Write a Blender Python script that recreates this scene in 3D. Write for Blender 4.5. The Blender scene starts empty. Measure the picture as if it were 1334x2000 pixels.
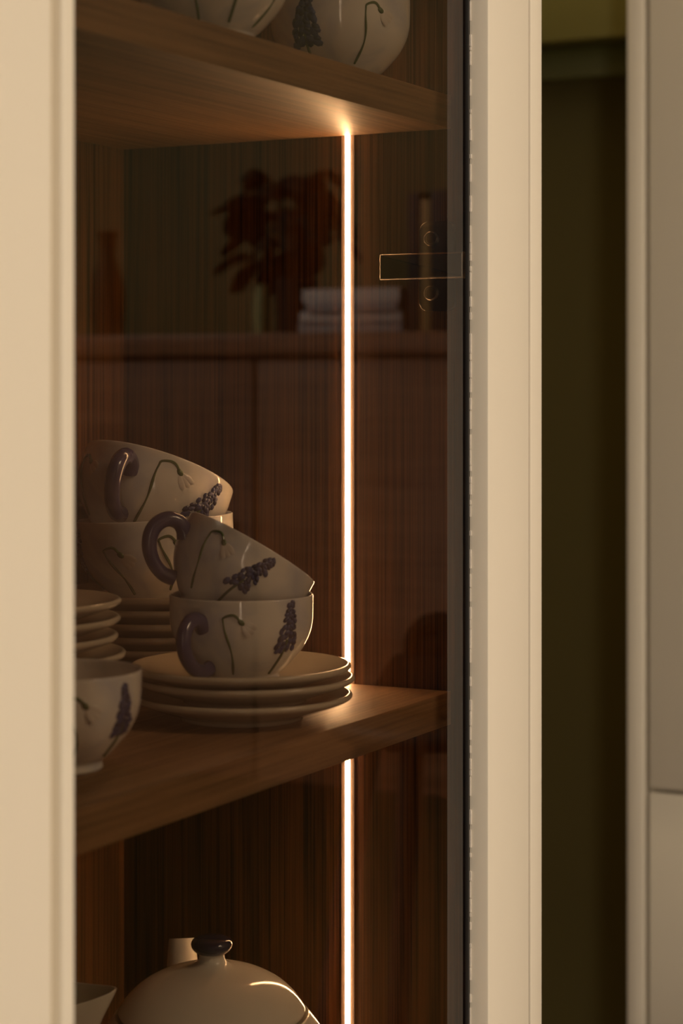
import bpy, bmesh, math, random
from mathutils import Vector, Matrix

random.seed(7)
SC = bpy.context.scene
COL = SC.collection
EYE = 1.10                      # camera height above the floor, metres

# ------------------------------------------------------------------ camera
THETA = math.radians(62.43)     # yaw of the view from +Y towards +X
cam_d = bpy.data.cameras.new('camera')
cam_d.sensor_fit = 'VERTICAL'
cam_d.sensor_height = 36.0
cam_d.lens = 72.05
cam_d.shift_y = -0.1225
cam_d.clip_start = 0.05
cam_d.dof.use_dof = True
cam_d.dof.focus_distance = 1.47
cam_d.dof.aperture_fstop = 6.3
cam = bpy.data.objects.new('camera', cam_d)
COL.objects.link(cam)
cam.location = (-1.3725, -0.6226, EYE)
cam.rotation_euler = (math.pi / 2, 0, -THETA)
SC.camera = cam
FWD = Vector((math.sin(THETA), math.cos(THETA), 0))
RGT = Vector((math.cos(THETA), -math.sin(THETA), 0))

# ------------------------------------------------------------------ world and exposure
LAMP_STRENGTH = 35.0
LED_STRENGTH = 120.0
WINDOW_POWER = 20.0
world = bpy.data.worlds.new('world')
SC.world = world
world.use_nodes = True
world.node_tree.nodes['Background'].inputs[0].default_value = (0.55, 0.68, 0.9, 1)
world.node_tree.nodes['Background'].inputs[1].default_value = 1.0
SC.view_settings.view_transform = 'Standard'
SC.view_settings.look = 'None'
SC.view_settings.exposure = 0.0
SC.view_settings.gamma = 1.0
SC.view_settings.use_curve_mapping = False

wl = bpy.data.lights.new('window_daylight', 'AREA')
wl.shape = 'RECTANGLE'
wl.size = 0.22
wl.size_y = 2.05
wl.energy = WINDOW_POWER
wl.color = (1.0, 0.91, 0.82)
wlo = bpy.data.objects.new('window_daylight', wl)
COL.objects.link(wlo)
wlo.location = (-3.212, -1.62, 1.15)
wlo.rotation_euler = (math.pi / 2, 0, -math.pi / 2)


# ------------------------------------------------------------------ materials
def new_mat(name):
    m = bpy.data.materials.new(name)
    m.use_nodes = True
    nt = m.node_tree
    return m, nt, nt.nodes['Principled BSDF']


def plain(name, color, rough=0.5, metal=0.0, spec=0.5, var=0.06, vscale=9.0, bump=0.0, bscale=200.0, coat=0.0):
    """paint-like material with a little procedural unevenness"""
    m, nt, b = new_mat(name)
    tc = nt.nodes.new('ShaderNodeTexCoord')
    n = nt.nodes.new('ShaderNodeTexNoise')
    n.inputs['Scale'].default_value = vscale
    n.inputs['Detail'].default_value = 4
    nt.links.new(tc.outputs['Object'], n.inputs['Vector'])
    mix = nt.nodes.new('ShaderNodeMix')
    mix.data_type = 'RGBA'
    mix.inputs[6].default_value = tuple(c * (1 - var) for c in color) + (1,)
    mix.inputs[7].default_value = tuple(min(1, c * (1 + var)) for c in color) + (1,)
    nt.links.new(n.outputs['Fac'], mix.inputs[0])
    nt.links.new(mix.outputs[2], b.inputs['Base Color'])
    b.inputs['Roughness'].default_value = rough
    b.inputs['Metallic'].default_value = metal
    b.inputs['Specular IOR Level'].default_value = spec
    b.inputs['Coat Weight'].default_value = coat
    if bump:
        n2 = nt.nodes.new('ShaderNodeTexNoise')
        n2.inputs['Scale'].default_value = bscale
        nt.links.new(tc.outputs['Object'], n2.inputs['Vector'])
        bp = nt.nodes.new('ShaderNodeBump')
        bp.inputs['Strength'].default_value = bump
        bp.inputs['Distance'].default_value = 0.001
        nt.links.new(n2.outputs['Fac'], bp.inputs['Height'])
        nt.links.new(bp.outputs['Normal'], b.inputs['Normal'])
    return m


def wood(name, dark, light, axis, fine=420.0, rough=0.42, contrast=1.0, coarse=26.0, spec=0.5):
    """veneer with grain running along one axis"""
    m, nt, b = new_mat(name)
    tc = nt.nodes.new('ShaderNodeTexCoord')

    def layer(s_across, s_along, detail, rough_, dist=0.0):
        mp = nt.nodes.new('ShaderNodeMapping')
        sc = [s_across] * 3
        sc[axis] = s_along
        mp.inputs['Scale'].default_value = sc
        nt.links.new(tc.outputs['Object'], mp.inputs['Vector'])
        n = nt.nodes.new('ShaderNodeTexNoise')
        n.inputs['Scale'].default_value = 1.0
        n.inputs['Detail'].default_value = detail
        n.inputs['Roughness'].default_value = rough_
        n.inputs['Distortion'].default_value = dist
        nt.links.new(mp.outputs['Vector'], n.inputs['Vector'])
        return n
    n1 = layer(fine, 4.0, 3, 0.6)
    n2 = layer(coarse, 1.6, 4, 0.55, 0.6)
    n3 = layer(fine * 0.3, 7.0, 3, 0.5)
    a = nt.nodes.new('ShaderNodeMath'); a.operation = 'MULTIPLY'; a.inputs[1].default_value = 0.46
    nt.links.new(n1.outputs['Fac'], a.inputs[0])
    c = nt.nodes.new('ShaderNodeMath'); c.operation = 'MULTIPLY_ADD'; c.inputs[1].default_value = 0.26
    nt.links.new(n2.outputs['Fac'], c.inputs[0]); nt.links.new(a.outputs[0], c.inputs[2])
    d = nt.nodes.new('ShaderNodeMath'); d.operation = 'MULTIPLY_ADD'; d.inputs[1].default_value = 0.28
    nt.links.new(n3.outputs['Fac'], d.inputs[0]); nt.links.new(c.outputs[0], d.inputs[2])
    r = nt.nodes.new('ShaderNodeValToRGB')
    r.color_ramp.elements[0].position = 0.5 - 0.13 / contrast
    r.color_ramp.elements[0].color = dark + (1,)
    r.color_ramp.elements[1].position = 0.5 + 0.11 / contrast
    r.color_ramp.elements[1].color = light + (1,)
    nt.links.new(d.outputs[0], r.inputs[0])
    nt.links.new(r.outputs[0], b.inputs['Base Color'])
    b.inputs['Roughness'].default_value = rough
    b.inputs['Specular IOR Level'].default_value = spec
    bp = nt.nodes.new('ShaderNodeBump')
    bp.inputs['Strength'].default_value = 0.25
    bp.inputs['Distance'].default_value = 0.0006
    nt.links.new(d.outputs[0], bp.inputs['Height'])
    nt.links.new(bp.outputs['Normal'], b.inputs['Normal'])
    return m


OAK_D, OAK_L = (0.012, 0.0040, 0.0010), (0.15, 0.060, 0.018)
M = {}
M['cream'] = plain('cream_paint', (0.75, 0.675, 0.545), 0.42, var=0.015, vscale=6, bump=0.05)
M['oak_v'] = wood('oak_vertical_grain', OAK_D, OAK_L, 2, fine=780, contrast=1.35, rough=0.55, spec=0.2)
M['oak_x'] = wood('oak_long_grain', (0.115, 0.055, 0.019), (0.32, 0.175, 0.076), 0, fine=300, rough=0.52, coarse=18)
M['sideboard'] = wood('walnut_brown', (0.16, 0.07, 0.03), (0.30, 0.15, 0.075), 1, fine=200, rough=0.4)
M['green'] = plain('olive_green_paint', (0.155, 0.122, 0.032), 0.6, var=0.05, vscale=3)
M['green_c'] = plain('moss_green_cabinet_paint', (0.19, 0.165, 0.036), 0.6, var=0.04, vscale=3)
M['green_d'] = plain('dark_green_lacquer', (0.10, 0.095, 0.022), 0.5, var=0.03)
M['ceil'] = plain('ceiling_paint', (0.80, 0.76, 0.68), 0.7, var=0.02)
M['floor'] = wood('dark_floor_boards', (0.05, 0.025, 0.012), (0.12, 0.06, 0.03), 1, fine=120, coarse=9)
M['metal'] = plain('black_nickel', (0.26, 0.23, 0.20), 0.27, metal=1.0, var=0.02)
M['alu'] = plain('dusty_aluminium', (0.16, 0.105, 0.08), 0.6, metal=0.0, var=0.06, vscale=60)
M['black'] = plain('black_rubber', (0.012, 0.010, 0.008), 0.6)
M['seal'] = plain('clear_sealant', (0.8, 0.72, 0.62), 0.3, var=0.25, vscale=300)
M['purple'] = plain('violet_blue_glaze', (0.048, 0.043, 0.10), 0.18, var=0.25, vscale=70, coat=0.3)
M['knob'] = plain('dark_violet_glaze', (0.03, 0.022, 0.055), 0.12, var=0.2, vscale=60, coat=0.3)
M['petal'] = plain('blue_violet_petal_glaze', (0.045, 0.058, 0.15), 0.25, var=0.45, vscale=260)
M['petal2'] = plain('dark_blue_petal_glaze', (0.018, 0.022, 0.065), 0.25, var=0.4, vscale=260)
M['stem'] = plain('green_stem_glaze', (0.075, 0.115, 0.035), 0.25, var=0.35, vscale=150)
M['snow'] = plain('pale_petal_glaze', (0.66, 0.60, 0.53), 0.2, var=0.12, vscale=150)
M['leaf'] = plain('dark_plant_leaf', (0.010, 0.013, 0.006), 0.7, spec=0.2, var=0.3, vscale=30)
M['darkpot'] = plain('dark_glazed_pot', (0.012, 0.010, 0.008), 0.6, spec=0.2)
M['greenvase'] = plain('dark_green_vase', (0.022, 0.026, 0.010), 0.6, spec=0.2)
M['paper'] = plain('pale_book_cover', (0.62, 0.56, 0.55), 0.6, var=0.05)
M['paper2'] = plain('grey_book_cover', (0.36, 0.33, 0.34), 0.6, var=0.05)
M['pages'] = plain('book_pages', (0.55, 0.48, 0.38), 0.8, var=0.1, vscale=200)
M['darkbook'] = plain('dark_book_cloth', (0.02, 0.014, 0.01), 0.6)
M['tanbook'] = plain('tan_book_cloth', (0.40, 0.25, 0.09), 0.6)
M['leather'] = plain('black_leather', (0.010, 0.008, 0.007), 0.85, spec=0.1, bump=0.2)
M['darkwood'] = wood('dark_stained_wood', (0.02, 0.010, 0.005), (0.05, 0.024, 0.012), 2, fine=200, rough=0.6)
M['candle'] = plain('pale_green_wax', (0.35, 0.36, 0.16), 0.5)


def porcelain():
    m, nt, b = new_mat('hand_painted_porcelain')
    tc = nt.nodes.new('ShaderNodeTexCoord')
    n = nt.nodes.new('ShaderNodeTexNoise')
    n.inputs['Scale'].default_value = 26
    n.inputs['Detail'].default_value = 5
    n.inputs['Distortion'].default_value = 0.8
    nt.links.new(tc.outputs['Object'], n.inputs['Vector'])
    r = nt.nodes.new('ShaderNodeValToRGB')
    r.color_ramp.elements[0].position = 0.36
    r.color_ramp.elements[0].color = (0.53, 0.53, 0.56, 1)
    r.color_ramp.elements[1].position = 0.56
    r.color_ramp.elements[1].color = (0.73, 0.69, 0.62, 1)
    nt.links.new(n.outputs['Fac'], r.inputs[0])
    nt.links.new(r.outputs[0], b.inputs['Base Color'])
    b.inputs['Roughness'].default_value = 0.05
    b.inputs['Specular IOR Level'].default_value = 0.5
    return m


M['china'] = porcelain()
M['saucer'] = plain('beige_saucer_glaze', (0.50, 0.44, 0.345), 0.11, var=0.06, vscale=18)
M['china_plain'] = plain('cream_porcelain', (0.70, 0.65, 0.555), 0.10, var=0.04, vscale=18)


def emission(name, color, strength):
    m = bpy.data.materials.new(name)
    m.use_nodes = True
    nt = m.node_tree
    nt.nodes.clear()
    e = nt.nodes.new('ShaderNodeEmission')
    e.inputs[0].default_value = color + (1,)
    e.inputs[1].default_value = strength
    o = nt.nodes.new('ShaderNodeOutputMaterial')
    nt.links.new(e.outputs[0], o.inputs[0])
    return m


M['led'] = emission('warm_led_diffuser', (1.0, 0.60, 0.30), LED_STRENGTH)
M['lamp'] = emission('warm_lamp_diffuser', (1.0, 0.86, 0.70), LAMP_STRENGTH)
M['passage_fill_lamp'] = emission('warm_fill_lamp', (1.0, 0.80, 0.52), 750.0)  # glow of the added lamp above the passage


def tinted_glass(name, tint, ior):
    """tinted pane: tint and mirror reflection on the face a ray enters, straight passage out of the other"""
    m = bpy.data.materials.new(name)
    m.use_nodes = True
    nt = m.node_tree
    nt.nodes.clear()
    out = nt.nodes.new('ShaderNodeOutputMaterial')
    geo = nt.nodes.new('ShaderNodeNewGeometry')
    fr = nt.nodes.new('ShaderNodeFresnel')
    fr.inputs['IOR'].default_value = ior
    t1 = nt.nodes.new('ShaderNodeBsdfTransparent')
    t1.inputs[0].default_value = tint + (1,)
    t2 = nt.nodes.new('ShaderNodeBsdfTransparent')
    g = nt.nodes.new('ShaderNodeBsdfGlossy')
    g.inputs['Roughness'].default_value = 0.0
    m1 = nt.nodes.new('ShaderNodeMixShader')
    nt.links.new(fr.outputs[0], m1.inputs[0])
    nt.links.new(t1.outputs[0], m1.inputs[1])
    nt.links.new(g.outputs[0], m1.inputs[2])
    m2 = nt.nodes.new('ShaderNodeMixShader')
    nt.links.new(geo.outputs['Backfacing'], m2.inputs[0])
    nt.links.new(m1.outputs[0], m2.inputs[1])
    nt.links.new(t2.outputs[0], m2.inputs[2])
    nt.links.new(m2.outputs[0], out.inputs[0])
    return m


M['glass'] = tinted_glass('bronze_glass', (0.48, 0.425, 0.36), 1.62)
M['clear'] = tinted_glass('window_glass', (0.95, 0.97, 0.97), 1.5)


# ------------------------------------------------------------------ mesh helpers
def finish(name, bm, mat, parent=None, loc=None, smooth=False, sharp=40):
    me = bpy.data.meshes.new(name)
    bmesh.ops.recalc_face_normals(bm, faces=bm.faces[:])
    bm.to_mesh(me)
    bm.free()
    me.materials.append(M[mat] if isinstance(mat, str) else mat)
    if smooth:
        for p in me.polygons:
            p.use_smooth = True
        try:
            me.set_sharp_from_angle(angle=math.radians(sharp))
        except Exception:
            pass
    o = bpy.data.objects.new(name, me)
    COL.objects.link(o)
    if parent is not None:
        o.parent = parent
    if loc is not None:
        o.location = loc
    return o


def add_box(bm, x0, x1, y0, y1, z0, z1, bevel=0.0, seg=2):
    r = bmesh.ops.create_cube(bm, size=1.0)
    vs = r['verts']
    bmesh.ops.scale(bm, vec=(x1 - x0, y1 - y0, z1 - z0), verts=vs)
    bmesh.ops.translate(bm, vec=((x0 + x1) / 2, (y0 + y1) / 2, (z0 + z1) / 2), verts=vs)
    if bevel:
        es = list({e for v in vs for e in v.link_edges})
        bmesh.ops.bevel(bm, geom=es, offset=bevel, segments=seg, affect='EDGES', profile=0.5)


def box(name, x0, x1, y0, y1, z0, z1, mat, parent=None, bevel=0.0, seg=2):
    """coordinates are in the parent's space when a parent is given"""
    bm = bmesh.new()
    add_box(bm, min(x0, x1), max(x0, x1), min(y0, y1), max(y0, y1), min(z0, z1), max(z0, z1), bevel, seg)
    return finish(name, bm, mat, parent, smooth=bevel > 0, sharp=35)


def lathe_bm(profile, n=64, close=True):
    """profile: list of (r, z); revolved about local Z"""
    bm = bmesh.new()
    rings = []
    for r, z in profile:
        if r < 1e-6:
            rings.append([bm.verts.new((0, 0, z))])
        else:
            rings.append([bm.verts.new((r * math.cos(2 * math.pi * i / n), r * math.sin(2 * math.pi * i / n), z)) for i in range(n)])
    for a, b in zip(rings[:-1], rings[1:]):
        for i in range(n):
            j = (i + 1) % n
            if len(a) == 1 and len(b) == 1:
                continue
            if len(a) == 1:
                bm.faces.new((a[0], b[i], b[j]))
            elif len(b) == 1:
                bm.faces.new((a[i], a[j], b[0]))
            else:
                bm.faces.new((a[i], a[j], b[j], b[i]))
    return bm


def catmull(pts, per=8):
    P = [Vector(p) for p in pts]
    out = []
    for i in range(len(P) - 1):
        p0 = P[max(i - 1, 0)]; p1 = P[i]; p2 = P[i + 1]; p3 = P[min(i + 2, len(P) - 1)]
        for k in range(per):
            t = k / per
            out.append(0.5 * ((2 * p1) + (p2 - p0) * t + (2 * p0 - 5 * p1 + 4 * p2 - p3) * t * t + (3 * p1 - p0 - 3 * p2 + p3) * t ** 3))
    out.append(P[-1])
    return out


def smooth_profile(pts, per=4):
    return [(max(v.x, 0), v.y) for v in catmull([(p[0], p[1], 0) for p in pts], per)]


def add_tube(bm, pts, radii, n=10, ell=1.0, up=Vector((0, 0, 1)), caps=True):
    pts = [Vector(p) for p in pts]
    if not hasattr(radii, '__len__'):
        radii = [radii] * len(pts)
    rings = []
    prev = None
    for i, p in enumerate(pts):
        t = (pts[min(i + 1, len(pts) - 1)] - pts[max(i - 1, 0)]).normalized()
        if prev is None:
            ref = up if abs(t.dot(up)) < 0.95 else Vector((1, 0, 0))
            a = t.cross(ref).normalized()
        else:
            a = (prev - t * prev.dot(t)).normalized()
        prev = a
        b = t.cross(a).normalized()
        r = radii[i]
        rings.append([bm.verts.new(p + a * (r * ell * math.cos(2 * math.pi * k / n)) + b * (r * math.sin(2 * math.pi * k / n))) for k in range(n)])
    for A, B in zip(rings[:-1], rings[1:]):
        for k in range(n):
            j = (k + 1) % n
            bm.faces.new((A[k], A[j], B[j], B[k]))
    if caps:
        bm.faces.new(rings[0][::-1])
        bm.faces.new(rings[-1])


def add_blob(bm, center, axes, seg=8, rings=5):
    """ellipsoid with three axis vectors"""
    r = bmesh.ops.create_uvsphere(bm, u_segments=seg, v_segments=rings, radius=1.0)
    mt = Matrix((axes[0], axes[1], axes[2])).transposed().to_4x4()
    mt.translation = center
    bmesh.ops.transform(bm, matrix=mt, verts=r['verts'])


def empty(name, loc, label=None, cat=None, group=None, kind=None, rot=None):
    o = bpy.data.objects.new(name, None)
    o.empty_display_size = 0.05
    COL.objects.link(o)
    if rot is not None:
        o.matrix_world = Matrix.Translation(loc) @ rot.to_4x4()
    else:
        o.location = loc
    return tag(o, label, cat, group, kind)


def tag(o, label=None, cat=None, group=None, kind=None):
    if label: o['label'] = label
    if cat: o['category'] = cat
    if group: o['group'] = group
    if kind: o['kind'] = kind
    return o


def struct(name, x0, x1, y0, y1, z0, z1, mat, label):
    return tag(box(name, x0, x1, y0, y1, z0, z1, mat), label, 'structure', kind='structure')


# ------------------------------------------------------------------ the room
CEIL = 2.55
struct('floor', -3.3, 1.72, -3.5, 1.8, -0.05, 0.0, 'floor', 'dark wooden floor of the room')
struct('ceiling', -3.3, 1.72, -3.5, 1.8, CEIL, CEIL + 0.05, 'ceil', 'pale painted ceiling of the room')
struct('wall_right', 1.62, 1.72, -3.5, 1.8, 0, CEIL, 'green', 'olive green wall behind the tall cream unit')
struct('wall_back', -3.2, 1.62, -3.5, -3.4, 0, CEIL, 'ceil', 'pale wall behind the viewer')
struct('wall_front', -3.2, 0.0745, 0.312, 0.40, 0, CEIL, 'green', 'green wall behind the display cabinet')
struct('wall_passage', -0.02, 0.0745, 0.40, 1.7, 0, CEIL, 'green', 'green side wall of the passage')
struct('wall_end', -0.02, 1.62, 1.7, 1.8, 0, CEIL, 'green', 'green end wall of the passage')
wlft = tag(empty('wall_left', (-3.25, -1.5, 0)), 'pale wall with a narrow window', 'structure', kind='structure')
for i, (a, b, c, d) in enumerate(((-2.0, 0.30 + 1.5, 0, CEIL), (-2.0, -0.28, 0, CEIL), (0.04, 1.81, 0, CEIL), (-0.28, 0.04, 0, 0.07), (-0.28, 0.04, 2.23, CEIL))):
    if i == 0:
        continue
    box('wall_section', -0.05, 0.05, a, b, c, d, 'ceil', wlft)
win = tag(empty('window_1', (-3.2, -1.62, 1.15)), 'narrow floor-length window with cream frame', 'structure', kind='structure')
box('pane', -0.006, -0.002, -0.125, 0.125, -1.04, 1.04, 'clear', win)
for y0, y1, z0, z1 in ((-0.16, -0.12, -1.08, 1.08), (0.12, 0.16, -1.08, 1.08), (-0.12, 0.12, 1.03, 1.08), (-0.12, 0.12, -1.08, -1.03)):
    box('window_frame', -0.03, 0.008, y0, y1, z0, z1, 'cream', win, 0.003)

# ceiling lamp: a round drum with a glowing diffuser
lamp = empty('ceiling_lamp', (-0.25, -2.25, CEIL), 'round ceiling lamp with warm glowing diffuser', 'lamp')
finish('lamp_housing', lathe_bm([(0.0, 0.0), (0.50, 0.0), (0.50, -0.09), (0.485, -0.09), (0.485, -0.02), (0, -0.02)], 48), 'cream', lamp, smooth=True)
finish('diffuser', lathe_bm([(0.0, -0.075), (0.482, -0.075), (0.482, -0.085), (0.3, -0.095), (0.0, -0.098)], 48), 'lamp', lamp, smooth=True)

dl = empty('passage_fill_lamp', (1.10, 0.78, CEIL), 'added fill lamp in the passage ceiling, brightening the green wall cabinet', 'lamp')  # unseen lamp, added to brighten the green wall cabinet doors
finish('trim_ring', lathe_bm([(0.042, 0.0), (0.052, 0.0), (0.052, -0.004), (0.044, -0.006), (0.042, -0.004)], 32), 'cream', dl, smooth=True)
finish('bulb', lathe_bm([(0.0, -0.001), (0.041, -0.001), (0.041, -0.0025), (0.0, -0.003)], 32), 'passage_fill_lamp', dl)

# ------------------------------------------------------------------ display cabinet
CX, CY = -0.27, 0.14
cab = empty('display_cabinet', (CX, CY, 0), 'tall cream display cabinet lined in oak with a bronze glass door', 'cabinet')


def cbox(name, x0, x1, y0, y1, z0, z1, mat, parent=cab, bevel=0.0):
    return box(name, x0 - CX, x1 - CX, y0 - CY, y1 - CY, z0, z1, mat, parent, bevel)


Z0, Z1 = 0.36, 1.86             # inside of the carcass
LED_Y = 0.0884
# right side panel with a routed channel for the light profile
bm = bmesh.new()
for x0, x1, y0, y1 in ((0.0, 0.02, 0.0, LED_Y - 0.0056), (0.0, 0.02, LED_Y + 0.0056, 0.29), (0.010, 0.02, LED_Y - 0.0056, LED_Y + 0.0056)):
    add_box(bm, x0 - CX, x1 - CX, y0 - CY, y1 - CY, Z0, Z1)
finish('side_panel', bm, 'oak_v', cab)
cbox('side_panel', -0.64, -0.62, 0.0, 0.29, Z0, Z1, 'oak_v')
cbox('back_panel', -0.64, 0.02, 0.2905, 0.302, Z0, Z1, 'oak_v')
cbox('bottom_panel', -0.64, 0.02, 0.0, 0.29, Z0 - 0.02, Z0, 'oak_x')
cbox('top_panel', -0.64, 0.02, 0.0, 0.29, Z1, Z1 + 0.02, 'oak_x')
cbox('end_panel', 0.0517, 0.0745, -0.0386, 0.302, 0.0, 2.12, 'cream', bevel=0.0012)
cbox('end_panel', -0.69, -0.668, -0.0386, 0.302, 0.0, 2.12, 'cream', bevel=0.0012)
cbox('filler', 0.0205, 0.0512, -0.004, 0.29, 0.10, 2.0, 'black')
cbox('cornice', -0.70, 0.085, -0.055, 0.302, 2.12, 2.20, 'cream', bevel=0.004)
cbox('plinth', -0.668, 0.0517, 0.0, 0.302, 0.0, 0.09, 'cream')
cbox('base_drawer_front', -0.665, 0.0485, -0.0386, -0.0166, 0.10, 0.335, 'cream', bevel=0.0012)
cbox('header_panel', -0.665, 0.0485, -0.0386, -0.0166, 1.90, 2.115, 'cream', bevel=0.0012)

# glass door
DZ0, DZ1 = 0.34, 1.895
door = bpy.data.objects.new('door', None); COL.objects.link(door); door.parent = cab; door.location = (-CX, -CY, 0)


def dbox(name, x0, x1, y0, y1, z0, z1, mat, bevel=0.0):
    return box(name, x0, x1, y0, y1, z0, z1, mat, door, bevel)


# right stile: front face, inner reveal with a rebate for the glass
bm = bmesh.new()
prof = [(-0.0275, -0.0226), (-0.0275, -0.0372), (-0.0271, -0.0382), (-0.0261, -0.0386), (0.0473, -0.0386), (0.0482, -0.0383), (0.0485, -0.0374), (0.0485, -0.0166), (-0.014, -0.0166), (-0.014, -0.0226)]


def extrude_profile(bm, prof, z0, z1):
    lo = [bm.verts.new((x, y, z0)) for x, y in prof]
    hi = [bm.verts.new((x, y, z1)) for x, y in prof]
    n = len(prof)
    for i in range(n):
        j = (i + 1) % n
        bm.faces.new((lo[i], lo[j], hi[j], hi[i]))
    bm.faces.new(lo[::-1]); bm.faces.new(hi)


extrude_profile(bm, prof, DZ0, DZ1)
finish('stile', bm, 'cream', door, smooth=True, sharp=25)
# left stile: flat face, narrow groove, rounded bead along the glass
bm = bmesh.new()
prof = [(-0.5355, -0.0226), (-0.5355, -0.0345), (-0.5362, -0.0367), (-0.5380, -0.0381), (-0.541, -0.0386), (-0.547, -0.0386), (-0.5476, -0.0383), (-0.5482, -0.0375),
        (-0.5486, -0.0310), (-0.5530, -0.0318), (-0.5560, -0.0360), (-0.5578, -0.0386), (-0.6635, -0.0386), (-0.6645, -0.0376), (-0.6645, -0.0166), (-0.549, -0.0166), (-0.549, -0.0226)]
extrude_profile(bm, prof, DZ0, DZ1)
finish('stile', bm, 'cream', door, smooth=True, sharp=25)
dbox('rail', -0.535, -0.028, -0.0386, -0.0166, DZ0, DZ0 + 0.085, 'cream', 0.001)
dbox('rail', -0.535, -0.028, -0.0386, -0.0166, DZ1 - 0.085, DZ1, 'cream', 0.001)
dbox('glass_pane', -0.5488, -0.0142, -0.0222, -0.0182, DZ0 + 0.08, DZ1 - 0.08, 'glass')
dbox('gasket', -0.0310, -0.0276, -0.0242, -0.0223, DZ0 + 0.085, DZ1 - 0.085, 'black')
# ragged bead of sealant along the glass edge
bm = bmesh.new()
z = DZ0 + 0.09
while z < DZ1 - 0.09:
    ln = random.uniform(0.002, 0.014)
    w = random.uniform(0.0001, 0.0008)
    add_box(bm, -0.0283 - w * 0.3, -0.0276, -0.0249 - w, -0.0243, z, z + ln)
    z += ln + random.choice([0.0005, 0.001, 0.004, 0.010])
finish('sealant', bm, 'seal', door)

# concealed hinge on the right side panel
hinge = bpy.data.objects.new('hinge', None); COL.objects.link(hinge); hinge.parent = cab; hinge.location = (-CX, -CY, 0)
HZ = 1.1885


def round_rect(y0, y1, z0, z1, r, n=6):
    out = []
    for cy, cz, a0 in ((y1 - r, z1 - r, 0), (y0 + r, z1 - r, 90), (y0 + r, z0 + r, 180), (y1 - r, z0 + r, 270)):
        for k in range(n + 1):
            a = math.radians(a0 + 90 * k / n)
            out.append((cy + r * math.cos(a), cz + r * math.sin(a)))
    return out


def slab_x(loop, x0, x1, bev=0.0):
    bm = bmesh.new()
    a = [bm.verts.new((x1, y, z)) for y, z in loop]
    b = [bm.verts.new((x0, y, z)) for y, z in loop]
    n = len(loop)
    for i in range(n):
        j = (i + 1) % n
        bm.faces.new((a[i], a[j], b[j], b[i]))
    bm.faces.new(a[::-1])
    top = bm.faces.new(b)
    if bev:
        bmesh.ops.bevel(bm, geom=list(top.edges), offset=bev, segments=5, affect='EDGES', profile=0.5)
    return bm


finish('mounting_plate', slab_x(round_rect(-0.001, 0.0275, HZ - 0.033, HZ + 0.033, 0.006), -0.0035, -0.0002, 0.0010), 'metal', hinge, smooth=True, sharp=30)
finish('hinge_arm', slab_x(round_rect(-0.0125, 0.056, HZ - 0.0098, HZ + 0.0098, 0.0012, 3), -0.0130, -0.0036, 0.0020), 'metal', hinge, smooth=True, sharp=30)
for dz in (-0.0197, 0.0203):
    s = lathe_bm([(0, 0.0), (0.0055, 0.0), (0.0055, 0.0014), (0.0047, 0.0022), (0.0040, 0.0022), (0.0034, 0.0012), (0.0016, 0.0012), (0.0, 0.0012)], 24)
    so = finish('screw', s, 'metal', hinge, smooth=True, sharp=30)
    so.matrix_local = Matrix.Translation((-0.0036, 0.0175, HZ + dz)) @ Matrix.Rotation(-math.pi / 2, 4, 'Y')
    bb = bmesh.new()
    add_box(bb, -0.0042, -0.0040, 0.0150, 0.0200, HZ + dz - 0.0005, HZ + dz + 0.0005)
    add_box(bb, -0.0042, -0.0040, 0.0170, 0.0180, HZ + dz - 0.0025, HZ + dz + 0.0025)
    finish('screw_slot', bb, 'black', hinge)

# LED light profile let into the side panel
led = empty('led_strip', (0.005, LED_Y, Z0), 'glowing vertical LED strip recessed in the oak side panel', 'light strip')
for s in (-1, 1):
    bx0, bx1 = sorted((s * 0.0020, s * 0.0055))
    box('channel_flange', -0.0056, 0.0, bx0, bx1, 0.001, Z1 - Z0 - 0.001, 'alu', led)
box('channel_base', 0.0001, 0.0045, -0.0055, 0.0055, 0.001, Z1 - Z0 - 0.001, 'alu', led)
bm = bmesh.new()
dome = [(0.0, -0.00195), (-0.0058, -0.00195), (-0.0066, -0.0016), (-0.0070, -0.0008), (-0.0070, 0.0008), (-0.0066, 0.0016), (-0.0058, 0.00195), (0.0, 0.00195)]
extrude_profile(bm, dome, 0.001, Z1 - Z0 - 0.001)
finish('diffuser', bm, 'led', led)

# ------------------------------------------------------------------ shelves
SH_MID, SH_TOP, SH_LOW, SH_T = 0.8765, 1.3135, 0.555, 0.0245


def shelf(z_top, label):
    o = box('shelf', -0.3085, 0.3078, -0.1425, 0.1425, -SH_T, 0.0, 'oak_x', None, 0.0008)
    o.location = (-0.31, 0.1445, z_top)
    tag(o, label, 'shelf', 'oak shelves in the cabinet')
    return o


shelf(SH_TOP, 'upper oak shelf carrying two flowered cups at the top of the photo')
shelf(SH_MID, 'middle oak shelf carrying the saucer stacks and teacups')
shelf(SH_LOW, 'lowest oak shelf carrying the cream teapot')

# ------------------------------------------------------------------ crockery
CUP_H = 0.058
cup_outer = smooth_profile([(0.0225, 0.0008), (0.0245, 0.0), (0.0258, 0.0012), (0.0256, 0.0050), (0.0295, 0.0085), (0.0352, 0.0145), (0.0410, 0.0215), (0.0455, 0.0300), (0.0476, 0.0375), (0.0482, 0.0440), (0.0484, 0.0572)], 4)
cup_inner = smooth_profile([(0.0482, 0.0580), (0.0475, 0.0580), (0.0468, 0.0565), (0.0458, 0.0500), (0.0440, 0.0410), (0.0410, 0.0300), (0.0360, 0.0200), (0.0280, 0.0115), (0.0160, 0.0075), (0.0, 0.0066)], 3)
CUP_PROFILE = [(0.0, 0.0035), (0.0215, 0.0035)] + cup_outer + cup_inner
bm = lathe_bm(CUP_PROFILE, 72)
CUP_MESH = finish('cup_body', bm, 'china', smooth=True, sharp=60).data
bpy.data.objects.remove(bpy.data.objects['cup_body'])


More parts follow.
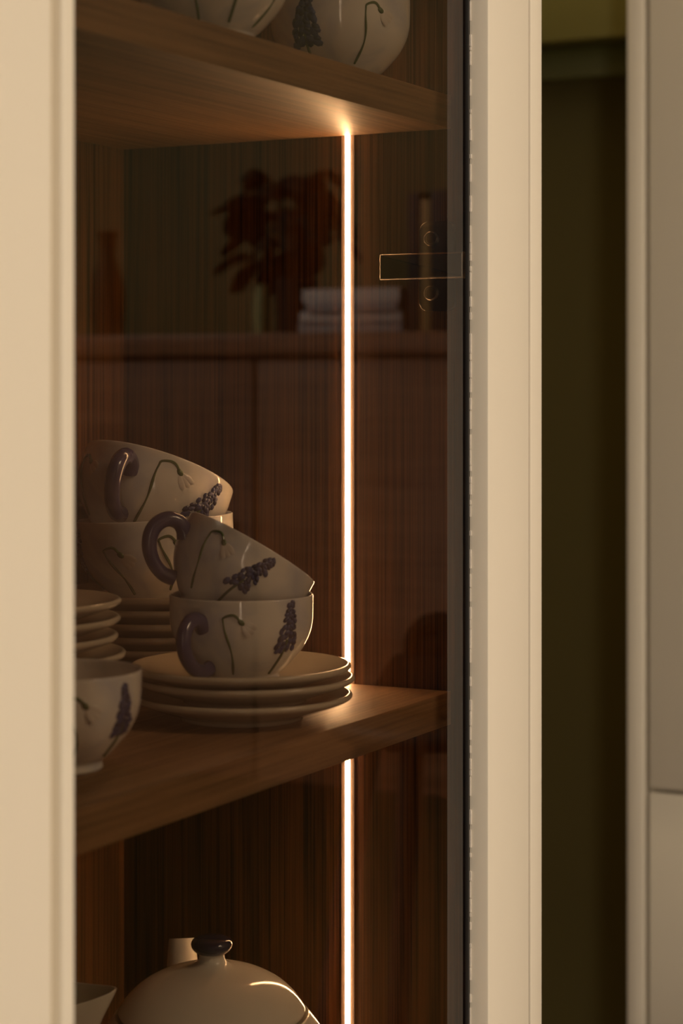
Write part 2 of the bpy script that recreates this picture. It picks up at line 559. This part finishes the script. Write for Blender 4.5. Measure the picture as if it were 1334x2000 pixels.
def cup_r(z):
    for (r0, z0), (r1, z1) in zip(cup_outer[3:-1], cup_outer[4:]):
        if z0 <= z <= z1:
            return r0 + (r1 - r0) * (z - z0) / max(z1 - z0, 1e-9)
    return cup_outer[-1][0]


def on_cup(phi, z, off=0.0):
    """phi in degrees: 0 faces the local -Y side, positive turns to +X"""
    r = cup_r(z) + off
    a = math.radians(phi)
    return Vector((r * math.sin(a), -r * math.cos(a), z))


def cup_frame(phi, z):
    p = on_cup(phi, z)
    n = (on_cup(phi, z) - Vector((0, 0, z))).normalized()
    t = Vector((math.cos(math.radians(phi)), math.sin(math.radians(phi)), 0))
    up = (on_cup(phi, min(z + 0.002, 0.0575)) - on_cup(phi, max(z - 0.002, 0.006))).normalized()
    n = t.cross(up).normalized()
    if n.dot(p - Vector((0, 0, z))) < 0:
        n = -n
    return p, n, t, up


def hyacinth(parent, phi0, z0, phi1, z1, rnd, wide=1.0):
    """grape hyacinth: green stalk and a spike of small bells, in shallow relief. phi0,z0 foot; phi1,z1 tip"""
    bm = bmesh.new()
    N = 14
    path = [on_cup(phi0 + (phi1 - phi0) * (i / N) ** 1.1, z0 + (z1 - z0) * i / N, 0.0001) for i in range(N + 1)]
    k = int(N * 0.62)
    add_tube(bm, path[:k], [0.0010] * k, 6)
    finish('flower_stalk', bm, 'stem', parent, smooth=True)
    bmA, bmB = bmesh.new(), bmesh.new()
    cnt = 52
    for i in range(cnt):
        f = 0.36 + 0.64 * i / (cnt - 1)
        width = 0.0080 * wide * (1.0 - ((f - 0.36) / 0.64) ** 1.4 * 0.80)
        ph = phi0 + (phi1 - phi0) * f ** 1.1
        z = z0 + (z1 - z0) * f
        side = ((i % 4) - 1.5) / 1.5 * width * rnd.uniform(0.55, 1.05)
        ph2 = ph + math.degrees(side / cup_r(z))
        z2 = min(0.0562, z + rnd.uniform(-0.0012, 0.0012) - abs(side) * 0.15)
        p, n, t, up = cup_frame(ph2, z2)
        s = 0.0021 * wide * rnd.uniform(0.8, 1.2) * (1.15 - 0.6 * (f - 0.36))
        ang = rnd.uniform(-0.5, 0.5) + (0.7 if side > 0 else -0.7 if side < 0 else 0)
        u2 = (up * math.cos(ang) - t * math.sin(ang)).normalized()
        t2 = (t * math.cos(ang) + up * math.sin(ang)).normalized()
        add_blob(bmA if (i * 7) % 5 < 3 else bmB, p + n * 0.0001, (t2 * s * 0.85, u2 * s * 1.25, n * 0.0014), 7, 5)
    finish('flower_spike', bmA, 'petal', parent, smooth=True)
    finish('flower_bells', bmB, 'petal2', parent, smooth=True)


def snowdrop(parent, phi0, z0, phi1, z1, rnd, bend=9.0):
    """snowdrop: thin arched stem with a green bud and pale drooping petals, in shallow relief"""
    bm = bmesh.new()
    pts = []
    for i in range(15):
        f = i / 14
        pts.append((phi0 + (phi1 - phi0) * f + 2.5 * math.sin(f * 5.0), z0 + (z1 - z0) * f))
    hook = [(phi1 + bend * 0.35, z1 + 0.0018), (phi1 + bend * 0.8, z1 + 0.0012), (phi1 + bend * 1.15, z1 - 0.0016)]
    pts = [on_cup(a, min(b, 0.0565), 0.0001) for a, b in pts + hook]
    pts = catmull(pts, 3)
    add_tube(bm, pts, [0.00075 + 0.0002 * math.sin(i * 0.3) for i in range(len(pts))], 6)
    p, n, t, up = cup_frame(phi1 + bend * 1.3, z1 - 0.0030)
    d = (t * 0.75 - up * 0.66).normalized()
    e = (t * 0.66 + up * 0.75).normalized()
    add_blob(bm, p, (d * 0.0028, e * 0.0019, n * 0.0010), 8, 6)
    finish('flower_stem', bm, 'stem', parent, smooth=True)
    bm = bmesh.new()
    for k, da in enumerate((-0.36, 0.0, 0.36)):
        dd = (d * math.cos(da) + e * math.sin(da)).normalized()
        ee = (e * math.cos(da) - d * math.sin(da)).normalized()
        c = p + dd * 0.0062
        add_blob(bm, c, (dd * 0.0052, ee * 0.0026, n * 0.00045), 8, 6)
    finish('snowdrop_petals', bm, 'snow', parent, smooth=True)


def handle(parent, phi, fat=1.0):
    """C handle with rolled ends, lying in the plane of the axis and phi"""
    a = math.radians(phi)
    rad = Vector((math.sin(a), -math.cos(a), 0))
    key = [(0.0455, 0.0395), (0.0495, 0.0436), (0.0560, 0.0460), (0.0632, 0.0440), (0.0680, 0.0375), (0.0684, 0.0295), (0.0642, 0.0210), (0.0565, 0.0145), (0.0470, 0.0112), (0.0385, 0.0125)]
    rr = [0.0056, 0.0052, 0.0048, 0.0047, 0.0048, 0.0048, 0.0046, 0.0044, 0.0044, 0.0048]
    P = catmull([rad * r + Vector((0, 0, z)) for r, z in key], 5)
    R = [v.x for v in catmull([(r, 0, 0) for r in rr], 5)]
    bm = bmesh.new()
    add_tube(bm, P, [r * fat for r in R], 14, ell=1.12, up=rad.cross(Vector((0, 0, 1))))
    finish('handle', bm, 'purple', parent, smooth=True, sharp=80)


def view_rot(yaw=0.0, tilt=0.0, away=0.0):
    """upright frame whose local -Y looks at the viewer, then leaned to the right (tilt) and away, then spun"""
    ax = (RGT * math.sin(tilt) * math.cos(away) + Vector((0, 0, 1)) * math.cos(tilt) * math.cos(away) + FWD * math.sin(away)).normalized()
    y = (FWD - ax * FWD.dot(ax)).normalized()
    x = y.cross(ax).normalized()
    m = Matrix((x, y, ax)).transposed()
    return m @ Matrix.Rotation(yaw, 3, 'Z')


def cup(loc, label, hphi, deco, scale=1.0, tilt=0.0, away=0.0, group='flowered teacups', seed=1, fat=1.0, name='teacup', zs=1.0):
    rot = view_rot(0, math.radians(tilt), math.radians(away))
    o = empty(name, loc, label, 'cup', group)
    o.matrix_world = Matrix.Translation(loc) @ rot.to_4x4() @ Matrix.Diagonal((scale, scale, scale * zs, 1))
    b = bpy.data.objects.new('bowl', CUP_MESH)
    COL.objects.link(b)
    b.parent = o
    if hphi is not None:
        handle(o, hphi, fat)
    rnd = random.Random(seed)
    for d in deco:
        if d[0] == 'h':
            hyacinth(o, *d[1:5], rnd, *(d[5:]))
        else:
            snowdrop(o, *d[1:5], rnd, *(d[5:]))
    return o


SAUCER_R = 0.0745
sp = [(0.0, 0.0030), (0.036, 0.0030), (0.0385, 0.0004), (0.0400, 0.0), (0.0415, 0.0006), (0.0425, 0.0030), (0.0500, 0.0052), (0.0600, 0.0085), (0.0680, 0.0114), (0.0725, 0.0132), (0.0742, 0.0146), (0.0746, 0.0160), (0.0738, 0.0173), (0.0722, 0.0177), (0.0700, 0.0168), (0.0620, 0.0135), (0.0500, 0.0093), (0.0400, 0.0072), (0.0280, 0.0062), (0.0250, 0.0058), (0.0, 0.0056)]
bm = lathe_bm(sp[:2] + smooth_profile(sp[2:], 2), 80)
o_ = finish('saucer_body', bm, 'saucer', smooth=True, sharp=70)
SAUCER_MESH = o_.data
bpy.data.objects.remove(o_)


def saucer(loc, label, group, tilt=(0, 0), scale=1.0):
    o = bpy.data.objects.new('saucer', SAUCER_MESH)
    COL.objects.link(o)
    o.location = loc
    o.scale = (scale,) * 3
    o.rotation_euler = (math.radians(tilt[0]), math.radians(tilt[1]), random.uniform(0, 6))
    return tag(o, label, 'saucer', group)


ORD = ['top', 'second', 'third', 'fourth', 'fifth', 'sixth', 'seventh', 'eighth']
# front stack of three under the tilted cup
FS = Vector((-0.179, 0.0758, SH_MID))
front_off = [(0.0005, 0.0006), (0.0030, 0.0), (-0.001, 0.0008)]
for k in range(3):
    dx, dy = front_off[k]
    saucer(FS + Vector((dx, dy, (0, 0.0112, 0.0198)[k])), ['bottom', 'middle', 'top'][k] + ' saucer of the front stack of three near the LED strip', 'saucers in the front stack')
BPITCH = 0.0094
# back stack of seven, carrying the large cups
BS = Vector((-0.088, 0.2006, SH_MID))
for k in range(7):
    saucer(BS + Vector((random.uniform(-.001, .001), random.uniform(-.001, .001), k * BPITCH)), ORD[6 - k] + ' saucer from the top of the back stack under two cups' if k < 6 else 'top saucer of the back stack under two cups', 'saucers in the back stack')
# left pile behind the front left cup
LS = Vector((-0.295, 0.1866, SH_MID))
left_off = [0.001, -0.001, 0.0, 0.004, -0.001, 0.0005, 0.001]
for k in range(7):
    saucer(LS + Vector((0.463 * left_off[k], -0.886 * left_off[k], k * 0.0114)), ORD[6 - k] + ' saucer from the top of the left pile beside the door frame' if k < 6 else 'top saucer of the left pile beside the door frame', 'saucers in the left pile', scale=1.0)

# front lower cup
LC = Vector((-0.181, 0.0755, SH_MID + 0.0198 + 0.0062))
cup(LC, 'upright flowered teacup on the front saucers holding a tilted cup', -30,
    [('s', -8, 0.008, -9, 0.047, 9), ('h', 42, 0.0075, 45, 0.0555)], seed=3)
# front upper cup, leaning to the right inside the lower one
cup(LC + RGT * (-0.0215) + Vector((0, 0, 0.0385)) + FWD * 0.004, 'tilted flowered teacup leaning inside the upright cup on the front saucers', -68,
    [('s', -42, 0.012, -34, 0.050, 9), ('h', -4, 0.012, 19, 0.053)], tilt=30, away=11, seed=5)
# back lower cup
BCS = 1.20
BC = BS + Vector((0, 0, 6 * BPITCH + 0.0062))
cup(BC, 'large upright flowered cup on the back stack holding a tilted cup', -150,
    [('s', -22, 0.010, -33, 0.040, 9), ('s', 18, 0.012, 10, 0.046, 8), ('h', -80, 0.012, -68, 0.052)], scale=BCS, seed=8, tilt=-3, zs=0.93)
# back upper cup
cup(BC + RGT * (-0.020) + Vector((0, 0, 0.039)) + FWD * 0.008, 'large tilted flowered cup on top at the back, violet handle facing left', -17,
    [('s', -5, 0.010, 6, 0.0515, 10), ('h', 38, 0.012, 56, 0.053), ('s', -72, 0.012, -66, 0.046, 8)], scale=BCS, tilt=17, away=17, seed=11, fat=1.05, zs=0.93)
# front left cup, half hidden by the door frame
cup(Vector((-0.386, 0.079, SH_MID)), 'upright flowered cup at the left, half hidden by the door frame', -130,
    [('h', 62, 0.010, 58, 0.052), ('s', 22, 0.012, 14, 0.046, 9)], seed=13)
# cups on the upper shelf
cup(Vector((-0.0865, 0.0500, SH_TOP)), 'flowered cup on the upper shelf, right one, beside the oak side', 200,
    [('s', 18, 0.010, 24, 0.047, 8), ('h', -34, 0.004, -28, 0.056, 1.3)], scale=1.03, seed=17)
cup(Vector((-0.275, 0.0410, SH_TOP)), 'flowered cup on the upper shelf, left one, nearer the glass', -100,
    [('h', 22, 0.009, 28, 0.052), ('s', -12, 0.010, -18, 0.046, 8), ('s', 58, 0.008, 66, 0.044, 6)], scale=1.02, seed=19)

# ------------------------------------------------------------------ teapot
TP = Vector((-0.164, 0.109, SH_LOW))
pot = empty('teapot', TP, 'cream porcelain teapot with dark violet lid knob', 'teapot')
pot.matrix_world = Matrix.Translation(TP) @ view_rot().to_4x4()
body = [(0.0, 0.003), (0.045, 0.003), (0.048, 0.0), (0.051, 0.002), (0.062, 0.012), (0.079, 0.034), (0.0865, 0.058), (0.085, 0.078), (0.078, 0.098), (0.0695, 0.1105), (0.0668, 0.1135), (0.0650, 0.1130), (0.0630, 0.1110), (0.060, 0.108), (0.0, 0.106)]
finish('body', lathe_bm(body[:2] + smooth_profile(body[2:13], 4) + body[13:], 80), 'china_plain', pot, smooth=True, sharp=60)
lidp = [(0.0, 0.108), (0.0585, 0.110), (0.0630, 0.1135), (0.0642, 0.1160), (0.0632, 0.1185), (0.0575, 0.1262), (0.0480, 0.1345), (0.0360, 0.1410), (0.0240, 0.1450), (0.0150, 0.1470), (0.0102, 0.1495), (0.0088, 0.1530), (0.0090, 0.1560), (0.0, 0.1560)]
lid = finish('lid', lathe_bm(lidp[:1] + smooth_profile(lidp[1:13], 4) + lidp[13:], 80), 'china_plain', pot, smooth=True, sharp=60)
knp = [(0.0, 0.1550), (0.0085, 0.1552), (0.0125, 0.1575), (0.0143, 0.1605), (0.0140, 0.1632), (0.0118, 0.1655), (0.0070, 0.1668), (0.0, 0.1672)]
finish('knob', lathe_bm(smooth_profile(knp, 4), 48), 'knob', lid, smooth=True)
bm = bmesh.new()
spt = catmull([(-0.020, 0.070, 0.040), (-0.024, 0.092, 0.058), (-0.027, 0.106, 0.085), (-0.029, 0.115, 0.110), (-0.030, 0.121, 0.133)], 6)
add_tube(bm, spt, [0.019 - 0.0092 * i / (len(spt) - 1) for i in range(len(spt))], 20)
finish('spout', bm, 'china_plain', pot, smooth=True, sharp=60)
bm = bmesh.new()
hp = catmull([(0.012, -0.078, 0.092), (0.018, -0.098, 0.098), (0.022, -0.112, 0.080), (0.018, -0.104, 0.052), (0.012, -0.083, 0.036)], 6)
add_tube(bm, hp, 0.006, 12)
finish('handle', bm, 'purple', pot, smooth=True)

# cream jug left of the teapot: only the pouring lip shows
JP = Vector((-0.284, 0.1647, SH_LOW))
jug = empty('milk_jug', JP, 'cream milk jug with a pouring lip left of the teapot', 'jug')
jug.matrix_world = Matrix.Translation(JP) @ view_rot().to_4x4()
jp = smooth_profile([(0.0, 0.003), (0.026, 0.001), (0.029, 0.004), (0.037, 0.03), (0.0375, 0.06), (0.032, 0.10), (0.029, 0.125), (0.033, 0.148), (0.0325, 0.1495), (0.031, 0.148), (0.027, 0.125), (0.030, 0.10), (0.035, 0.06), (0.034, 0.03), (0.025, 0.008), (0.0, 0.007)], 3)
bm = lathe_bm(jp, 64)
for v in bm.verts:                                     # pull the lip out to the right
    w = max(0.0, (v.co.z - 0.105) / 0.044)
    a = math.atan2(v.co.y, v.co.x)
    k = w * math.exp(-(a / 0.6) ** 2)
    v.co.x += 0.015 * k
    v.co.z += 0.004 * k
finish('body', bm, 'china_plain', jug, smooth=True, sharp=60)
bm = bmesh.new()
add_tube(bm, catmull([(-0.029, 0, 0.128), (-0.052, 0, 0.130), (-0.064, 0, 0.10), (-0.055, 0, 0.06), (-0.036, 0, 0.04)], 6), 0.005, 12)
finish('handle', bm, 'purple', jug, smooth=True)

# ------------------------------------------------------------------ tall cream unit beyond, facing left
TX = 1.0
tall = empty('tall_unit', (TX + 0.3, -0.11, 0), 'tall cream kitchen unit at the right edge with a horizontal seam', 'cabinet')


def tb(name, x0, x1, y0, y1, z0, z1, mat, bevel=0.0, parent=tall, org=(TX + 0.3, -0.11)):
    return box(name, x0 - org[0], x1 - org[0], y0 - org[1], y1 - org[1], z0, z1, mat, parent, bevel)


tb('end_panel', TX, 1.618, 0.2020, 0.2240, 0.0, 2.35, 'cream', 0.0015)
tb('body', TX + 0.022, 1.618, -0.44, 0.2015, 0.0, 2.35, 'cream')
ZG = 0.611
tb('lower_door', TX + 0.001, TX + 0.0215, -0.44, 0.1965, 0.10, ZG - 0.003, 'cream', 0.0015)
tb('upper_door', TX + 0.001, TX + 0.0215, -0.44, 0.1965, ZG + 0.003, 2.34, 'cream', 0.0015)

# green wall unit in the passage
gw = empty('wall_cabinet', (1.46, 0.72, 0), 'olive green wall cabinet above the dark gap beside the tall unit', 'cabinet')


def gb(name, x0, x1, y0, y1, z0, z1, mat, bevel=0.0):
    return tb(name, x0, x1, y0, y1, z0, z1, mat, bevel, gw, (1.46, 0.72))


gb('body', 1.322, 1.618, 0.235, 1.2, 1.588, 2.3, 'green_d')
gb('door', 1.300, 1.320, 0.236, 0.716, 1.582, 2.298, 'green_c', 0.002)
gb('door', 1.300, 1.320, 0.722, 1.199, 1.582, 2.298, 'green_c', 0.002)
gb('light_rail', 1.40, 1.425, 0.235, 1.2, 1.545, 1.587, 'green_d', 0.001)

# ------------------------------------------------------------------ sideboard and its objects (seen mirrored in the glass)
SBX, SBT = 1.15, 1.175
sb = empty('sideboard', (1.38, -1.05, 0), 'brown wooden sideboard with cupboard doors mirrored in the cabinet glass', 'sideboard')


def sbx(name, x0, x1, y0, y1, z0, z1, mat, bevel=0.0, parent=sb):
    return tb(name, x0, x1, y0, y1, z0, z1, mat, bevel, parent, (1.38, -1.05))


sbx('top', SBX - 0.012, 1.615, -1.66, -0.455, SBT - 0.03, SBT, 'sideboard', 0.002)
sbx('body', SBX + 0.018, 1.61, -1.65, -0.465, 0.54, SBT - 0.031, 'sideboard')
for y0, y1 in ((-1.645, -1.245), (-1.24, -0.88), (-0.875, -0.47)):
    dr = sbx('cupboard_door', SBX, SBX + 0.0175, y0, y1, 0.545, SBT - 0.035, 'sideboard', 0.002)
    kn = finish('knob', lathe_bm([(0, 0.0), (0.006, 0.0), (0.006, 0.012), (0.013, 0.017), (0.014, 0.022), (0.010, 0.026), (0, 0.027)], 20), 'metal', dr, smooth=True)
    kn.matrix_local = Matrix.Translation((SBX - 1.38, y1 - 0.04 + 1.05, 0.90)) @ Matrix.Rotation(-math.pi / 2, 4, 'Y')
for x in (SBX + 0.04, 1.57):
    for y in (-1.62, -0.495):
        bm = bmesh.new()
        add_tube(bm, [(x - 1.38, y + 1.05, 0.0), (x - 1.38, y + 1.05, 0.54)], [0.014, 0.024], 12)
        finish('leg', bm, 'sideboard', sb, smooth=True, sharp=40)

# plant in a dark pot
PX, PY = 1.35, -0.921
plant = empty('potted_plant', (PX, PY, SBT), 'dark potted plant with drooping leaves mirrored in the glass', 'plant')
finish('pot', lathe_bm(smooth_profile([(0, 0.002), (0.026, 0.0), (0.029, 0.003), (0.031, 0.04), (0.033, 0.085), (0.034, 0.088), (0.031, 0.088), (0.029, 0.07), (0.0, 0.068)], 3), 36), 'darkpot', plant, smooth=True, sharp=50)
rnd = random.Random(4)
for i in range(84):
    # leaves fan out; in the mirror image the long drooping ones point to the left (towards -Y)
    az = rnd.uniform(-math.pi, math.pi)
    reach = rnd.uniform(0.035, 0.095)
    dirv = Vector((math.cos(az) * 0.55, math.sin(az), 0))
    if dirv.y < 0:
        reach *= 1.45
    h = rnd.uniform(0.15 if dirv.y > 0 else 0.11, 0.255)
    p0 = Vector((rnd.uniform(-.008, .008), rnd.uniform(-.008, .008), 0.07))
    p1 = p0 + dirv * reach * 0.35 + Vector((0, 0, (h - 0.07) * 0.75))
    p2 = p0 + dirv * reach * 0.8 + Vector((0, 0, (h - 0.07)))
    p3 = p0 + dirv * reach * 1.15 + Vector((0, 0, (h - 0.07) - rnd.uniform(0.01, 0.05)))
    P = catmull([p0, p1, p2, p3], 5)
    bm = bmesh.new()
    side = Vector((-dirv.y, dirv.x, 0)).normalized()
    L, R_ = [], []
    n = len(P)
    for j, p in enumerate(P):
        f = j / (n - 1)
        w = 0.0012 if f < 0.5 else 0.0012 + 0.022 * math.sin(math.pi * min(1, (f - 0.5) / 0.5)) ** 0.8
        L.append(bm.verts.new(p + side * w + Vector((0, 0, -w * 0.3))))
        R_.append(bm.verts.new(p - side * w + Vector((0, 0, -w * 0.3))))
    mid = [bm.verts.new(p) for p in P]
    for j in range(n - 1):
        bm.faces.new((L[j], mid[j], mid[j + 1], L[j + 1]))
        bm.faces.new((mid[j], R_[j], R_[j + 1], mid[j + 1]))
    lf = finish('leaf', bm, 'leaf', plant, smooth=True)
    sm = lf.modifiers.new('thickness', 'SOLIDIFY'); sm.thickness = 0.0006

# pale candle beside the pot
cnd = empty('candle', (1.34, -0.975, SBT), 'pale green pillar candle beside the dark pot', 'candle')
finish('wax', lathe_bm([(0, 0), (0.0125, 0), (0.013, 0.002), (0.013, 0.078), (0.011, 0.08), (0.006, 0.077), (0, 0.077)], 28), 'candle', cnd, smooth=True, sharp=40)
bm = bmesh.new(); add_tube(bm, [(0, 0, 0.076), (0.0006, 0, 0.083), (0.0016, 0.0003, 0.087)], 0.0008, 6)
finish('wick', bm, 'black', cnd)

# tall dark green vase
vs = empty('vase', (1.35, -1.264, SBT), 'tall dark green vase with a narrow neck on the sideboard', 'vase')
finish('body', lathe_bm(smooth_profile([(0, 0.003), (0.020, 0.0), (0.024, 0.004), (0.027, 0.05), (0.025, 0.095), (0.014, 0.125), (0.013, 0.150), (0.018, 0.170), (0.016, 0.170), (0.011, 0.150), (0.0, 0.140)], 4), 40), 'greenvase', vs, smooth=True, sharp=50)


def book(loc, size, cover, label, group, lying):
    """size: (thickness, depth, height); spine faces -X. Lying books rest on a cover"""
    t, d, h = size
    o = empty('book', loc, label, 'book', group)
    if lying:   # local: x depth, y length, z thickness
        box('page_block', 0.004, d - 0.003, -h / 2 + 0.003, h / 2 - 0.003, 0.002, t - 0.002, 'pages', o)
        box('cover', 0.0, d, -h / 2, h / 2, 0.0, 0.0021, cover, o)
        box('cover', 0.0, d, -h / 2, h / 2, t - 0.0021, t, cover, o)
        box('spine', -0.002, 0.0022, -h / 2, h / 2, 0.0, t, cover, o, 0.0008)
    else:       # local: x depth, y thickness, z height
        box('page_block', 0.004, d - 0.003, -t / 2 + 0.002, t / 2 - 0.002, 0.003, h - 0.003, 'pages', o)
        box('cover', 0.0, d, -t / 2, -t / 2 + 0.0021, 0.0, h, cover, o)
        box('cover', 0.0, d, t / 2 - 0.0021, t / 2, 0.0, h, cover, o)
        box('spine', -0.002, 0.0022, -t / 2, t / 2, 0.0, h, cover, o, 0.0008)
    return o


BKX = 1.30
z = SBT
for t, h, off, cv, lb in ((0.020, 0.172, 0.0, 'paper2', 'grey book at the bottom of the lying book stack'), (0.015, 0.168, 0.003, 'paper', 'pale book second from the bottom of the lying stack'), (0.013, 0.150, 0.008, 'paper2', 'grey book second from the top of the lying stack'), (0.020, 0.160, 0.004, 'paper', 'pale book on top of the lying book stack')):
    book((BKX - off * 1.5, -0.803 + off, z), (t, 0.13, h), cv, lb, 'books lying on the sideboard', True)
    z += t + 0.0002
y = -0.708
for t, h, cv, lb in ((0.020, 0.205, 'darkbook', 'dark upright book next to the lying book stack'), (0.015, 0.195, 'tanbook', 'tan upright book between two dark books'), (0.028, 0.207, 'darkbook', 'thick dark upright book beside the tan book'), (0.03, 0.204, 'darkbook', 'dark upright book at the end of the row')):
    book((BKX, y + t / 2, SBT), (t, 0.14, h), cv, lb, 'books standing on the sideboard', False)
    y += t + 0.0008

# bar stool with a dark bag on it
st = empty('bar_stool', (0.80, -0.43, 0), 'dark wooden bar stool with a round seat holding a dark bag', 'stool')
finish('seat', lathe_bm(smooth_profile([(0, 0.690), (0.10, 0.690), (0.125, 0.696), (0.130, 0.706), (0.125, 0.716), (0.10, 0.719), (0, 0.718)], 3), 40), 'darkwood', st, smooth=True)
for k in range(4):
    a = math.radians(45 + 90 * k)
    bm = bmesh.new()
    add_tube(bm, [(0.19 * math.cos(a), 0.19 * math.sin(a), 0.0), (0.085 * math.cos(a), 0.085 * math.sin(a), 0.692)], [0.013, 0.016], 12)
    finish('leg', bm, 'darkwood', st, smooth=True, sharp=40)
    a2 = a + math.pi / 2
    bm = bmesh.new()
    add_tube(bm, [(0.153 * math.cos(a), 0.153 * math.sin(a), 0.24), (0.153 * math.cos(a2), 0.153 * math.sin(a2), 0.24)], 0.009, 10)
    finish('footrest', bm, 'darkwood', st, smooth=True, sharp=40)
bag = empty('handbag', (0.80, -0.425, 0.7195), 'small black leather handbag on the bar stool', 'bag')
bm = bmesh.new()
lo = [(-0.045, -0.072), (0.045, -0.072), (0.045, 0.075), (-0.045, 0.075)]
hi = [(-0.022, -0.055), (0.022, -0.055), (0.022, 0.062), (-0.022, 0.062)]
A = [bm.verts.new((x, y, 0.0)) for x, y in lo]
B = [bm.verts.new((x * 0.95, y * 1.03, 0.025)) for x, y in lo]
C = [bm.verts.new((x, y, 0.068)) for x, y in hi]
for P_, Q_ in ((A, B), (B, C)):
    for i in range(4):
        bm.faces.new((P_[i], P_[(i + 1) % 4], Q_[(i + 1) % 4], Q_[i]))
bm.faces.new(A[::-1]); bm.faces.new(C)
bmesh.ops.bevel(bm, geom=bm.edges[:], offset=0.008, segments=3, affect='EDGES', profile=0.5)
finish('body', bm, 'leather', bag, smooth=True, sharp=50)
box('flap', -0.016, 0.016, -0.030, 0.020, 0.066, 0.096, 'leather', bag, 0.008)
for x in (-0.012, 0.012):
    bm = bmesh.new()
    add_tube(bm, catmull([(x, -0.030, 0.055), (x, -0.032, 0.085), (x, -0.015, 0.105), (x, 0.006, 0.104), (x, 0.018, 0.085), (x, 0.018, 0.055)], 6), 0.0095, 12)
    finish('bag_handle', bm, 'leather', bag, smooth=True)
